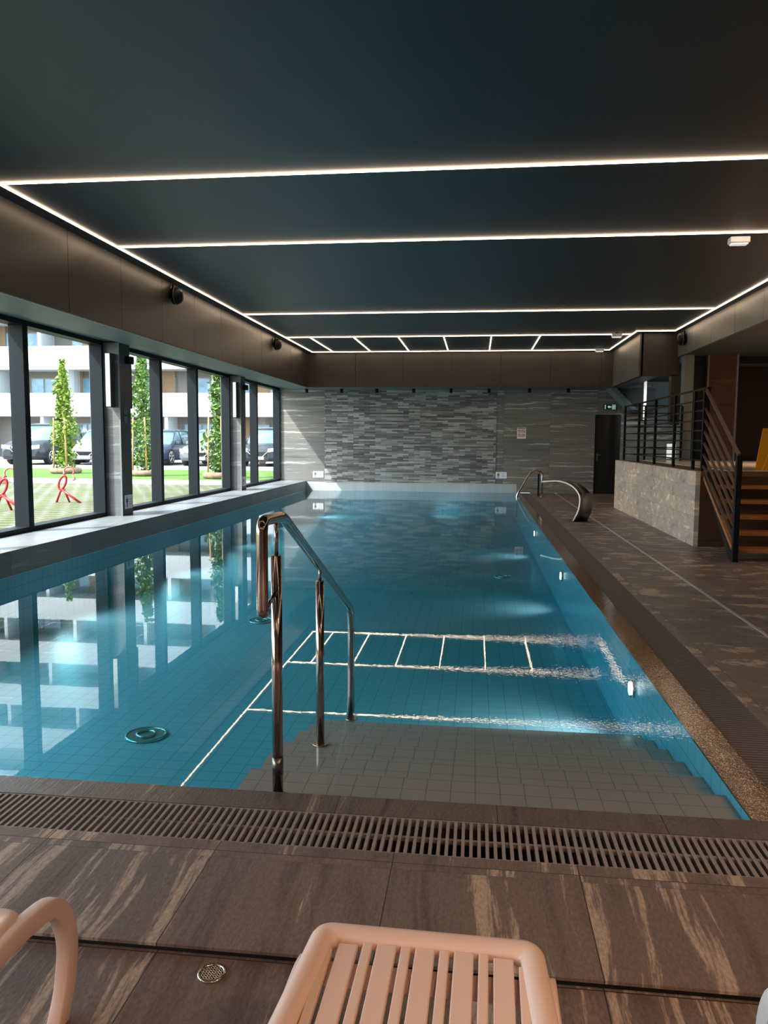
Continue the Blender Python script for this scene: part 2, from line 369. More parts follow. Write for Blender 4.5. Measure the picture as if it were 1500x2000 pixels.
# entry steps under water
st = thing('pool_steps', 'grey tiled entry steps under the water at the near end', 'steps', (0, 0, 0))
for k, z1 in enumerate((-.05, -.11, -.17, -.235, -.31, -.40)):
    b = B()
    fs = box(b, -.95, XR-.003, YN+.003+.31*k, YN+.31*(k+1), PD+.003, z1, 1); fs[1].material_index = 0
    obj('step', b, [M_stepx, M_stepr], st)
# window ledge along the left side of the pool
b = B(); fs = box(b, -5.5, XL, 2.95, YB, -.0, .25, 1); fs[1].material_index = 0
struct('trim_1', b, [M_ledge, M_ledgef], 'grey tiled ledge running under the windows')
# back wall
b = B()
box(b, -5.5, XR+.05, YB, YB+.2, 0, .23, 2)
box(b, -5.5, -4.09, YB, YB+.2, .23, 2.9, 0); box(b, .52, 3.06, YB, YB+.2, .23 , 2.9, 0); box(b, XR+.05, 3.06, YB, YB+.2, 0, .23, 0)
box(b, 3.06, 3.72, YB, YB+.2, 2.06, 2.9, 0); box(b, 3.72, 9, YB, YB+.2, 0, 3.6, 0); box(b, 3.06, 3.72, YB+.1, YB+.2, -.1, 2.06, 0)
box(b, -4.09, .52, YB-.012, YB+.2, .23, 2.9, 1)
struct('wall_back', b, [M_wall, M_mosaic, M_band])
# door in the back wall
dr = obj('door_1', (lambda q: (box(q, 3.06, 3.72, YB+.06, YB+.1, 0, 2.06), q)[1])(B()), M_ddk); dr['kind'] = 'structure'
b = B(); tube(b, [(3.14, YB+.06, 1.02), (3.14, YB+.0, 1.02), (3.26, YB+.0, 1.02)], .011, 8); box(b, 3.12, 3.16, YB+.045, YB+.062, .86, 1.07); obj('door_handle', b, M_dkgrey, dr)
# left parapet below the panes, lintel, right and front walls
b = B(); box(b, -5.6, -5.5, -3.2, YB+.2, -.3, .26); struct('wall_left', b, M_frame)
b = B(); box(b, -5.6, -5.32, -3.2, YB+.2, 2.76, 3.7); struct('wall_left', b, M_frame)
b = B(); box(b, 7.5, 7.6, -3.2, YB+.2, -.1, 3.7); struct('wall_right', b, M_brown)
b = B(); box(b, -5.6, 7.6, -3.3, -3.2, -.2, 3.7); struct('wall_front', b, M_wall)
b = B(); box(b, -5.6, 7.6, -3.3, YB+.3, ZC+.15, ZC+.3); box(b, -4.3, 4.0, -3.2, 19.65, ZC, ZC+.14); struct('ceiling', b, M_ceil)
# fascias with panel seams
def fascia(name, axis, c, a0, a1, z0, z1, seams, m, face=-1, th=.05):
    b = B()
    edges = [a0] + [s for s in seams if a0 < s < a1] + [a1]
    for p, q in zip(edges[:-1], edges[1:]):
        u0, u1 = p+.004, q-.004
        if axis == 'x': box(b, c, c+th*face, u0, u1, z0, z1, 0)
        else: box(b, u0, u1, c, c+th*face, z0, z1, 0)
    if axis == 'x': box(b, c+.5*th*face, c+1.2*th*face, a0, a1, z0+.003, z1, 1)
    else: box(b, a0, a1, c+.5*th*face, c+1.2*th*face, z0+.003, z1, 1)
    return struct(name, b, [m, M_seam])
fascia('trim_2', 'x', -4.3, -3.2, 19.65, 2.7, ZC, [7.94+1.24*k for k in range(-9, 10)], M_fascia, -1)
fascia('trim_3', 'y', 19.65, -4.35, 3.27, 2.7, ZC, [-3.06+1.21*k for k in range(6)], M_fascia, 1)
fascia('trim_4', 'x', 3.27, 16.5, 19.76, 2.7, ZC, [18.0], M_fasciag, 1)
fascia('trim_5', 'y', 16.5, 3.27, 4.05, 2.7, ZC, [], M_fascia, 1)
fascia('trim_6', 'x', 4.0, -3.2, 16.5, 3.08, ZC, [0.6+1.24*k for k in range(13)], M_fasciag, 1)
b = B()
box(b, -4.95, -4.305, -3.2, YB, 2.7, 2.74); box(b, -5.32, -4.95, -3.2, YB, 2.76, 2.79); box(b, -4.96, -4.95, -3.2, YB, 2.74, 2.79)
box(b, -4.3, 3.3, 19.66, YB, 2.7, 2.74); box(b, 3.28, 3.7, 16.51, 19.66, 2.7, 2.74)
struct('trim_7', b, M_soffit, 'pale grey soffit under the dropped beams')
b = B(); box(b, 3.7, 7.5, 16.56, YB, 2.9, 2.95); box(b, 4.06, 7.5, -3.2, 16.56, 3.09, 3.14); struct('ceiling', b, M_soffitd)
# upper block pieces right of the opening
b = B(); box(b, 3.9, 4.09, 16.5, 16.7, 1.72, 2.72); struct('wall_right', b, M_fascia)
b = B(); box(b, 4.09, 4.27, 16.25, 16.7, 0, 3.1); struct('trim_8', b, M_grey, 'grey pillar at the back of the platform')
b = B(); box(b, 4.27, 4.56, 16.6, 16.75, 0, 3.1); struct('wall_right', b, M_soffitd)
b = B(); box(b, 4.56, 5.09, 16.3, 16.6, 0, 3.1); struct('wall_right', b, M_brown)
b = B(); box(b, 5.09, 5.12, 16.26, 16.3, 1, 3.1); box(b, 4.54, 4.565, 16.26, 16.3, 1, 3.1); struct('trim_9', b, M_grey, 'thin grey edging of the wood panels')
b = B(); box(b, 5.12, 7.5, 16.6, 16.7, 0, 3.1); struct('wall_right', b, M_ddk)
b = B(); box(b, 4.45, 4.95, YB-.05, YB, 1.95, 2.9); struct('wall_back', b, M_teal)

b = B(); prism(b, [(3.28, 2.7), (3.44, 2.7), (3.98, 2.16), (3.84, 2.16)], 20.1, 20.84, 'y'); struct('trim_31', b, M_teal, 'grey sloping beam edge over the black door')
b = B(); prism(b, [(3.445, 2.7), (4.4, 2.7), (4.4, 2.16), (3.985, 2.16)], 20.15, 20.84, 'y'); struct('trim_32', b, M_soffitd, 'dark boxed end above the black door')
b = B(); box(b, -4.345, -4.302, -3.2, 19.6, 2.688, 2.7); struct('trim_33', b, M_grey, 'thin metal edge under the left beam')
# windows
bays = [(-1.45, .6), (.6, 2.65), (2.65, 4.35), (4.75, 6.85), (6.85, 8.78), (8.78, 10.72), (11.1, 12.77), (12.77, 14.5), (14.5, 16.5), (16.92, 18.62), (18.62, 20.82)]
for i, (a, c) in enumerate(bays):
    b = B(); x0, x1, w = -5.5, -5.32, .055
    box(b, x0, x1, a+.002, a+w, .25, 2.76); box(b, x0, x1, c-w, c-.002, .25, 2.76)
    box(b, x0, x1, a+w, c-w, .25, .31); box(b, x0, x1, a+w, c-w, 2.70, 2.76)
    o = struct(f'window_{i+1}', b, M_frame)
    b = B(); b.faces.new([b.verts.new(p) for p in ((-5.47, a+w, .31), (-5.47, c-w, .31), (-5.47, c-w, 2.70), (-5.47, a+w, 2.70))])
    obj('glass_pane', b, M_glass, o)
# columns between windows
colspec = [(-1.9, -1.5), (4.38, 4.72), (10.75, 11.1), (16.55, 16.9)]
for i, (a, c) in enumerate(colspec):
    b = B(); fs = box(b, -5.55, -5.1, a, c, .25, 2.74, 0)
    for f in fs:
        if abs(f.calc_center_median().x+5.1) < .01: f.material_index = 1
    struct(f'trim_{10+i}', b, [M_wallc, M_wallc_shade], 'tiled column between windows')
    b = B(); box(b, -5.112, -5.092, a-.01, a+.012, .25, 2.74); struct(f'trim_{20+i}', b, M_grey, 'metal corner edge of a tiled column')

# ------------------------------------------------------------------ drain grates and strip
def near_grate():
    g = thing('drain_grate', 'slatted drain grate crossing the near deck along the pool end', 'drain grate', (0, 2.605, 0))
    b = B(); pitch = .0276; n = int(6.7/pitch)
    for k in range(n):
        x = -5.3+k*pitch; box(b, x, x+.0115, -.118, .118, -.055, -.002)
    obj('slats', b, M_grate, g)
    b = B(); box(b, -5.3, 1.4, -.007, .007, -.022, -.008); box(b, -5.3, 1.4, -.123, -.118, -.03, -.002); box(b, -5.3, 1.4, .118, .123, -.03, -.002); obj('cross_rib', b, M_grate, g)
    b = B(); box(b, -5.3, 1.43, -.125, .125, -.13, -.118); obj('channel', b, M_pit, g)
near_grate()
g = thing('drain_grate', 'darker slatted drain grate running down the right side of the pool', 'drain grate', (1.305, 11.8, 0))
b = B(); y = 2.74-11.8
while y < YB-11.8-.02:
    box(b, -.118, .118, y, y+.0125, -.03, -.002); y += .0276
obj('slats', b, M_grated, g)
b = B(); box(b, -.123, -.118, -9.06, 9.04, -.03, -.002); box(b, .118, .123, -9.06, 9.04, -.03, -.002); obj('side_rail', b, M_grated, g)
b = B(); box(b, -.125, .125, -9.06, 9.04, -.13, -.118); obj('channel', b, M_pit, g)
b = B(); box(b, 2.078, 2.090, 2.48, YB-.02, -.05, .003); box(b, 2.1, 2.112, 2.48, YB-.02, -.05, -.001)
tag(obj('slot_drain', b, M_strip), 'thin pale metal slot drain line in the right hand deck', 'drain')
# round floor drain
d = thing('floor_drain', 'small round metal floor drain in the front deck', 'drain', (-.67, 1.865, -.028))
b = B(); tube(b, [(.034*math.cos(t*math.pi/16), .034*math.sin(t*math.pi/16), .003) for t in range(32)], .005, 8, closed=True); obj('rim', b, M_steelc, d)
b = B(); cyl(b, (0, 0, -.001), .032, .002, n=32); obj('plate', b, M_pit, d)
b = B()
for k in range(-3, 4):
    h = math.sqrt(max(.0001, .029**2-(k*.008)**2)); box(b, k*.008-.0015, k*.008+.0015, -h, h, .001, .004); box(b, -h, h, k*.008-.0015, k*.008+.0015, .001, .004)
obj('grille', b, M_steelc, d)

# ------------------------------------------------------------------ LED strips
def led(x0, y0, x1, y1, label, group, w=.018):
    b = B(); p, q = Vector((x0, y0, 0)), Vector((x1, y1, 0)); t = (q-p).normalized(); s = Vector((-t.y, t.x, 0))*w/2
    lo = [p-s, q-s, q+s, p+s]
    prism(b, [(v.x, v.y) for v in lo], ZC-.012, ZC-.0005, 'z')
    return tag(obj('led_strip', b, M_led), label, 'light strip', group)
XLED, XRED = -4.1, 3.84
G1 = 'led lines across the ceiling'; G2 = 'led outline of the ceiling'; G3 = 'short led links over the far end'
for y, t in ((-2.0, 'white led line across the ceiling behind the viewer'), (2.2, 'white led line across the ceiling overhead'),
             (6.46, 'nearest and widest white led line crossing the dark ceiling'), (8.68, 'second white led line crossing the ceiling, passing a small emergency light'),
             (13.47, 'third white led line crossing the ceiling towards the far wall'), (16.55, 'led line forming the near side of the far ladder pattern')):
    led(XLED+.02, y, XRED-.02 if y < 15 else 3.10, y, t, G1)
led(XLED, -3.1, XLED, 19.35, 'long white led line above the window side', G2)
led(XRED, -3.1, XRED, 16.08, 'white led line above the stair side of the room', G2)
led(XRED, 16.08, 3.11, 16.08, 'short led line in front of the boxed corner beam', G2)
led(3.11, 16.08, 3.11, 19.3, 'led line running beside the boxed corner beam', G2)
led(3.11, 19.3, XLED, 19.35, 'led line along the far dropped beam', G2)
for k, x in enumerate((-3.57, -2.63, -1.68, -.72, .275, 1.28)):
    led(x, 16.57, x, 19.32, ['leftmost', 'second from left', 'third from left', 'fourth from left', 'fifth from left', 'rightmost'][k]+' of six short led links over the far pool end', G3)
# ceiling sensors / emergency lights
def elight(x, y, label):
    t = thing('emergency_light', label, 'ceiling light', (x, y, ZC))
    bx('housing', -.1, .1, -.06, .06, -.075, -.012, M_white, t, .008)
    bx('lens', -.085, .085, -.045, .045, -.09, -.073, M_lit, t, .006)
    bx('bracket', -.03, .03, -.03, .03, -.014, 0, M_dkgrey, t)
elight(2.73, 8.86, 'white box emergency light nearest on the ceiling at right')
elight(2.78, 16.4, 'small white emergency light on the led line before the far wall')
elight(2.83, 18.95, 'small white emergency light beside the far dropped beam')
# round wall speakers
def speaker(x, y, z, s, label):
    t = thing('wall_speaker', label, 'speaker', (x, y, z))
    b = B(); n = 10; prof = [(.0, .12), (.04, .122), (.08, .112), (.115, .085), (.135, .045), (.14, .001)]
    tube(b, [(s*p, 0, 0) for p, r in prof], [r for p, r in prof], 24); obj('shell', b, M_black, t)
    b = B(); cyl(b, (-s*.03, 0, 0), .05, s*.035, 'x'); box(b, -.015, .015, -.012, .012, .1, .155); obj('bracket', b, M_black, t)
    b = B(); tube(b, [(s*.042, .123*math.cos(a*math.pi/16), .123*math.sin(a*math.pi/16)) for a in range(32)], .006, 6, closed=True); obj('trim_ring', b, M_dkgrey, t)
speaker(-4.27, 10.75, 3.38, 1, 'nearer round black speaker on the beam above the windows')
speaker(-4.27, 16.35, 3.38, 1, 'farther round black speaker on the beam above the windows')
speaker(3.97, 15.9, 3.36, -1, 'round black speaker on the grey beam over the platform')
# spotlights under the far beam
sp0 = None
names = ['leftmost', 'second from left', 'third from left', 'fourth from left', 'fifth from left', 'sixth from left', 'seventh from left', 'rightmost']
for k, x in enumerate((-4.46, -3.53, -2.6, -1.635, -.67, .3, 1.32, 2.29)):
    lab = names[k] + ' of eight small black spotlights under the far beam'
    if sp0 is None:
        sp0 = thing('spotlight', lab, 'spotlight', (x, 20.3, 2.7), group='spotlights along the far beam')
        b = B(); cyl(b, (0, 0, -.105), .042, .105); obj('can', b, M_black, sp0)
        b = B(); cyl(b, (0, 0, -.108), .03, .004); obj('lens', b, M_dkgrey, sp0)
    else: dup(sp0, (x, 20.3, 2.7), label=lab)
o = dup(sp0, (3.93, 17.3, 2.9), label='black ceiling spotlight in the passage behind the platform rail'); del o['group']
lamp('spotlight_light', 'SPOT', (3.93, 17.3, 2.75), 60, (.95, .98, 1), (.45, .75, -.35), spot_size=R(85), spot_blend=.6, shadow_soft_size=.04)

# ------------------------------------------------------------------ signs
def man(b, cx, cz, h, y, mi=0, axis='y'):
    """simple standing pictogram in the xz (or yz) plane"""
    pts = [(-.13, -.5), (-.05, -.5), (-.03, -.08), (.03, -.08), (.05, -.5), (.13, -.5), (.14, .2), (.2, -.02), (.25, 0), (.2, .3), (-.2, .3), (-.25, 0), (-.2, -.02), (-.14, .2)]
    P = [(cx+p[0]*h, cz+p[1]*h) for p in pts]
    prism(b, P, y-.001, y+.001, axis, mi)
    prism(b, [(cx+.09*h*math.cos(a*math.pi/6), cz+.41*h+.09*h*math.sin(a*math.pi/6)) for a in range(12)], y-.001, y+.001, axis, mi)
def depth_sign(x, y, z, label, rz=0, w=.29, h=.17):
    t = thing('depth_sign', label, 'sign', (x, y, z), rz)
    bx('board', -w/2, w/2, 0, .008, -h/2, h/2, M_white, t)
    b = B(); man(b, -w*.27, 0, h*.8, -.002); obj('pictogram', b, M_blue, t)
    b = B()
    for k, (q, l) in enumerate(((.035, .1), (.0, .08), (-.035, .11))): box(b, 0, l, -.002, 0, z*0+q-.006, q+.006)
    obj('lettering', b, M_text, t)
depth_sign(-4.27, YB-.01, .43, 'white depth sign low on the far wall, left one beside the window ledge')
depth_sign(.67, YB-.01, .46, 'white depth sign low on the far wall, right one near the grab rail')
depth_sign(-5.092, 10.95, .445, 'depth sign at the foot of the nearer tiled column', R(90), .24, .2)
depth_sign(-5.092, 16.74, .445, 'depth sign at the foot of the farther tiled column', R(90), .24, .2)
t = thing('prohibition_sign', 'white and red prohibition pictogram sign on the far wall', 'sign', (1.175, YB-.004, 1.575))
bx('board', -.115, .115, 0, .008, -.145, .145, M_white, t)
b = B()
for cx, cz in ((-.05, .05), (.05, .05), (-.05, -.06), (.05, -.06)):
    tube(b, [(cx+.04*math.cos(a*math.pi/12), -.003, cz+.04*math.sin(a*math.pi/12)) for a in range(24)], .006, 6, closed=True)
    tube(b, [(cx-.026, -.003, cz+.026), (cx+.026, -.003, cz-.026)], .005, 6)
box(b, -.1, .1, -.003, 0, .11, .13); obj('pictogram', b, M_red, t)
for q in (lambda v: man(v, -.05, .05, .05, -.001), lambda v: box(v, .03, .07, -.002, 0, .045, .055), lambda v: man(v, -.05, -.06, .05, -.001), lambda v: box(v, .035, .065, -.002, 0, -.07, -.05)):
    b = B(); q(b); obj('symbol', b, M_black, t)
t = thing('exit_sign', 'green running exit sign with arrow above the black door', 'sign', (3.42, YB-.03, 2.26))
bx('box', -.17, .17, 0, .028, -.085, .085, M_green, t)
b = B(); prism(b, [(-.02, .035), (-.065, 0), (-.02, -.035), (-.02, -.014), (.03, -.014), (.03, .014), (-.02, .014)], -.003, 0, 'y')
box(b, -.13, -.112, -.003, 0, -.055, .055); obj('arrow', b, M_exw, t)
b = B(); box(b, .055, .135, -.003, 0, .045, .055); box(b, .055, .065, -.003, 0, -.055, .045); box(b, .125, .135, -.003, 0, -.055, .045); box(b, .055, .135, -.003, 0, -.06, -.052); man(b, .095, -.005, .085, -.002); obj('door_symbol', b, M_exw, t)
t = thing('ring_sign', 'faint sign with two round symbols on the nearer tiled column', 'sign', (-5.095, 10.92, 1.71), R(90))
bx('board', -.07, .07, 0, .004, -.135, .135, M_dkgrey, t)
b = B()
for cz in (.055, -.055): tube(b, [(.036*math.cos(a*math.pi/12), -.002, cz+.036*math.sin(a*math.pi/12)) for a in range(24)], .004, 6, closed=True)
for p in ((-.06, .06, -.115, -.11), (-.06, .06, .11, .115)): box(b, p[0], p[1], -.002, 0, p[2], p[3])
tube(b, [(-.02, -.002, .04), (.02, -.002, .07)], .003, 6); tube(b, [(-.02, -.002, -.07), (.02, -.002, -.04)], .003, 6)
obj('symbol', b, M_text, t)
# white notice boards far right
t = thing('notice_board', 'self-glowing white notice on the tiled wall behind the platform rail', 'notice', (5.0, YB-.01, 1.13))
bx('sheet', -.12, .12, 0, .008, -.19, .19, M_lit, t); bx('frame', -.13, .13, .004, .012, -.2, .2, M_dkgrey, t)  # sheet is no lamp; its emissive white stands in for light on it

# vertical wall lamps on columns
def wall_lamp(x, y, z, rz, label, h=.76, s=1, m=M_lit):
    t = thing('wall_lamp', label, 'lamp', (x, y, z), rz)
    bx('housing', -.03, .03, -.14, 0, -h/2, h/2, M_dkgrey, t)
    bx('diffuser', -.031, .031, -.152, -.14, -h/2+.01, h/2-.01, m, t)
wall_lamp(-5.2, 10.75, 2.2, 0, 'vertical box lamp with white front on the near face of the nearer column')
o = wall_lamp(-5.17, 11.25, 2.2, R(0), 'dark vertical box lamp on the far face of the nearer column', m=M_dkgrey)
wall_lamp(-5.19, 16.55, 2.22, 0, 'vertical box lamp with white front on the near face of the farther column')
wall_lamp(-5.17, 17.05, 2.22, 0, 'dark vertical box lamp on the far face of the farther column', m=M_dkgrey)
wall_lamp(3.78, 18.6, 2.3, R(8), 'vertical white lamp in the passage behind the platform rail', .9)
for (y, z, lab) in ((10.99, 2.51, 'small black camera at the top of the nearer column'), (16.76, 2.5, 'small black camera at the top of the farther column')):
    t = thing('security_camera', lab, 'camera', (-5.1, y, z))
    bx('housing', 0, .1, -.05, .05, -.055, .055, M_black, t, .01)
    b = B(); cyl(b, (.1, 0, -.01), .022, .012, 'x'); obj('lens', b, M_dkgrey, t)

# ------------------------------------------------------------------ pool handrail (near) and grab rail (far)
h = thing('pool_handrail', 'polished steel stair handrail standing in the near end of the pool', 'handrail', (-.765, 2.92, 0))
def L3(p): return (p[0]+.765, p[1]-2.92, p[2])
rail = rnd_path([(-.765, 2.925, .745), (-.765, 2.76, .735), (-.765, 2.722, 1.078), (-.765, 3.03, 1.072), (-.765, 3.4, .905), (-.765, 4.74, .328), (-.765, 4.78, .22)], .055)
rail = rnd_path([(-.765, 2.76, .745), (-.765, 2.722, .745), (-.765, 2.722, 1.085), (-.765, 3.03, 1.072), (-.765, 4.73, .33), (-.765, 4.76, .2), (-.765, 4.765, -.4)], .05)
b = B(); tube(b, [L3(p) for p in rail], .0215, 20); obj('rail', b, M_steel, h)
b = B(); tube(b, [L3((-.765, 2.74, .745)), L3((-.765, 2.92, .79))], .008, 10); obj('bracket', b, M_steel, h)
for (y, z0, z1, zr, r) in ((2.925, -.05, .93, 1.065, .0215), (3.775, -.17, .675, .74, .021)):
    b = B(); tube(b, [L3((-.765, y, z0)), L3((-.765, y, z1))], r, 20); p = obj('post', b, M_steel, h)
    b = B(); tube(b, [L3((-.765, y, z1)), L3((-.765, y, zr))], .008, 10); obj('pin', b, M_steel, p)
    b = B(); cyl(b, L3((-.765, y, z0)), r*1.9, .008); obj('foot_flange', b, M_steel, p)
b = B(); cyl(b, L3((-.765, 2.925, .05)), .0225, .07, n=20); obj('sleeve', b, M_dsteel, h)
b = B(); cyl(b, L3((-.765, 4.765, -.399)), .04, .008); obj('foot_flange', b, M_steel, h)

g = thing('grab_rail', 'arched chrome grab rail at the far right corner of the pool', 'handrail', (1.3, 19.4, 0))
b = B(); tube(b, rnd_path([(-.29, 0, -.5), (-.29, 0, .04), (.0, 0, .56), (.1, 0, .66), (.24, 0, .66), (.32, 0, .56), (.32, 0, 0)], .09), .024, 16); obj('tube', b, M_steelc, g)
b = B(); cyl(b, (.32, 0, 0), .045, .012); obj('flange', b, M_steelc, g)
bx('backing_plate', .24, .28, .3, .4, 0, .55, M_black, g)

# water curtain fountain
f = thing('cascade_fountain', 'curved flat steel cascade spout beside the pool edge', 'fountain', (1.79, 13.6, 0), 0)
b = B(); prev = None
path = rnd_path([(0, 0, .012), (-.1, 0, .2), (-.11, 0, .46), (.08, 0, .62), (.36, 0, .69), (.74, 0, .655)], .2, 6); D = Vector((-.75, .66, 0)); WD = Vector((.85, .53, 0))
for i, p in enumerate(path):
    q0 = path[max(0, i-1)]; q1 = path[min(len(path)-1, i+1)]; tt = (q1-q0).normalized(); nn = (D*-tt.z + Vector((0, 0, tt.x)))*.012
    c = D*p.x + Vector((0, 0, p.z)); w = WD*(.15-.075*i/(len(path)-1))
    vs = [b.verts.new(v) for v in (c-w-nn, c+w-nn, c+w+nn, c-w+nn)]
    if prev:
        for k in range(4): ff = b.faces.new((prev[k], prev[(k+1) % 4], vs[(k+1) % 4], vs[k])); ff.smooth = k in (0, 2)
    else: b.faces.new(vs[::-1])
    prev = vs
b.faces.new(prev)
obj('spout', b, M_dsteel, f)
b = B(); box(b, -.16, .16, -.15, .15, 0, .01); cyl(b, (.13, -.11, .01), .012, .01); cyl(b, (-.13, -.11, .01), .012, .01); obj('base_plate', b, M_dsteel, f)

# underwater lamps, added fill spots and fittings
for y, z, p, lab in ((5.02, -.2, 24, 'underwater pool lamp glowing in the right wall near the steps'), (9.2, -.2, 8, 'underwater pool lamp further along the right wall'), (13.4, -.2, 9, 'third underwater pool lamp in the right wall')):
    t = thing('pool_lamp', lab, 'lamp', (XR, y, z))
    b = B(); cyl(b, (-.018, 0, 0), .06, .018, 'x'); obj('bezel', b, M_steelc, t)
    b = B(); cyl(b, (-.028, 0, 0), .042, .012, 'x'); obj('lens', b, M_plamp, t)
    lamp('pool_lamp_and_fill', 'SPOT', (XR-.05, y, z), p*1.6, (1, .97, .96), (-1, .25, -.62), spot_size=R(115), spot_blend=1, shadow_soft_size=.04)
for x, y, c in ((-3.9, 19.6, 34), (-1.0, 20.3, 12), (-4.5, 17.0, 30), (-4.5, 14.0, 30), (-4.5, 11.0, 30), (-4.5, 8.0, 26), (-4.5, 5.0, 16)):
    lamp('pool_lamp_and_fill', 'SPOT', (x, y, -.25), c, (1, .96, .94), ((1, 0, .0) if x < -4 else (.5, .2, -.4)), spot_size=R(165), spot_blend=1, shadow_soft_size=.15)  # spots without fixtures; left-wall ones are unseen fill added to light the floor
for x, y, lab in ((-2.18, 4.86, 'round drain fitting on the pool floor near the left front corner'), (-2.32, 8.2, 'round drain fitting on the pool floor behind the handrail'), (.42, 11.4, 'round drain fitting on the pool floor towards the far right')):
    t = thing('pool_floor_fitting', lab, 'drain', (x, y, PD))
    b = B(); tube(b, [(.13*math.cos(a*math.pi/14),   .13*math.sin(a*math.pi/14), .008) for a in range(28)], .010, 8, closed=True); obj('ring', b, M_fit, t)
    b = B(); cyl(b, (0, 0, 0), .12, .012); obj('cover', b, mat('fitting_dark', (.02, .09, .1), .3), t)
    b = B(); tube(b, [(.06*math.cos(a*math.pi/10), .06*math.sin(a*math.pi/10), .016) for a in range(20)], .01, 6, closed=True); obj('inner_ring', b, M_fit, t)

# ------------------------------------------------------------------ platform, railings and stairs
pl = thing('raised_platform', 'raised platform with pale stone cladding along the right deck', 'platform', (2.87, 10.62, 0))
def P_(x, y, z): return (x-2.87, y-10.62, z)
bx('cladding', 0, .06, 0, 5.98, 0, .99, M_clad, pl)
bx('end_panel', .062, 4.5, .0, .1, 0, .93, M_brown, pl)
bx('slab', .062, 4.6, 0, 5.6, .93, .995, M_platm, pl)
bx('floor_finish', .45, 4.6, .16, 5.6, .995, 1.003, M_platf, pl)
rl = thing('platform_railing', 'black metal railing with horizontal bars on the pale clad platform', 'railing', (3.02, 10.7, .995))
for y in (16.5, 15.1, 13.75, 12.45, 11.35, 10.75): bx('post', -.02, .02, y-10.7-.025, y-10.7+.025, 0, 1.08, M_black, rl)
bx('handrail', -.025, .025, .02, 5.85, 1.08, 1.10, M_black, rl)
for k in range(7): bx('rail', -.008, .008, .02, 5.85, .12+.135*k, .14+.135*k, M_black, rl)
rb = thing('platform_railing', 'short black railing closing the back of the platform by the pillar', 'railing', (3.05, 16.15, .995))
for x in (.3, 1.0): bx('post', x-.02, x+.02, -.02, .02, 0, 1.08, M_black, rb)
bx('handrail', 0, 1.0, -.02, .02, 1.08, 1.10, M_black, rb)
for k in range(7): bx('rail', 0, 1.0, -.008, .008, .12+.135*k, .14+.135*k, M_black, rb)
sc = thing('staircase', 'short staircase with orange brown wooden treads up to the platform', 'stairs', (3.0, 9.3, 0))
for s in (.0, 1.9):
    b = B(); prism(b, [(-.02, 0), (.2, 0), (1.315, .88), (1.315, .98), (1.2, .98)], s-.02, s+.02, 'x'); obj('stringer', b, M_black, sc)
for k in range(5):
    bx('tread', .02, 1.88, .045+.25*k, .045+.25*k+.265, .1+.17*k, .145+.17*k, M_tread, sc, .004)
sr = thing('stair_railing', 'black and bronze sloping railing on the pool side of the stairs', 'railing', (2.98, 9.3, 0))
M_bronze = mat('bronze_bar', (.1, .05, .032), .35, .3)
bx('post', -.03, .03, -.03, .03, 0, 1.22, M_black, sr); bx('post', -.025, .025, 1.4, 1.45, .9, 2.08, M_black, sr)
def slope(name, z0, z1, w, m):
    b = B(); prism(b, [(0, z0), (1.43, z1), (1.43, z1+w), (0, z0+w)], -.015, .015, 'x'); obj(name, b, m, sr)
slope('handrail', 1.2, 2.05, .045, M_bronze)
for k in range(6): slope('rail', .2+.155*k, 1.07+.15*k, .022, M_bronze)
slope('bottom_rail', .08, .95, .05, M_tread)
# wet floor sign
w = thing('wet_floor_sign', 'orange yellow folding floor sign standing on the platform', 'sign', (4.05, 11.2, 1.003))
for s in (1, -1):
    b = B(); prism(b, [(-.2, .0), (.2, .0), (.075, .58), (-.075, .58)], -.008, .008, 'y'); o = obj('panel', b, M_yel, w); o.rotation_euler = (s*R(13), 0, 0); o.location = (0, -s*.14, 0)
for q in (lambda v: prism(v, [(-.05, .35), (.05, .35), (0, .44)], -.012, -.008, 'y'), lambda v: box(v, -.06, .06, -.012, -.008, .2, .215), lambda v: box(v, -.06, .06, -.012, -.008, .24, .255)):
    b = B(); q(b); o = obj('marking', b, M_black, w); o.rotation_euler = (R(13), 0, 0); o.location = (0, -.14, 0)
b = B(); cyl(b, (-.08, 0, .572), .012, .16, 'x'); obj('hinge', b, M_yel, w)

# ------------------------------------------------------------------ loungers
def band_leg(bm, side_x0, side_x1, pts, w0, w1=None):
    """flat band following a path in the yz plane, given thickness across the path"""
    w1 = w1 or w0; pts = [Vector((0, p[0], p[1])) for p in pts]; prev = None; N = len(pts)
    for i, p in enumerate(pts):
        t = (pts[min(i+1, N-1)]-pts[max(i-1, 0)]).normalized(); nn = Vector((0, -t.z, t.y)); w = (w0+(w1-w0)*i/(N-1))/2
        q = [Vector((side_x0, 0, 0))+p-nn*w, Vector((side_x1, 0, 0))+p-nn*w, Vector((side_x1, 0, 0))+p+nn*w, Vector((side_x0, 0, 0))+p+nn*w]
        vs = [bm.verts.new(v) for v in q]
        if prev:
            for k in range(4): f = bm.faces.new((prev[k], prev[(k+1) % 4], vs[(k+1) % 4], vs[k])); f.smooth = True
        else: bm.faces.new(vs)
        prev = vs
    bm.faces.new(prev)
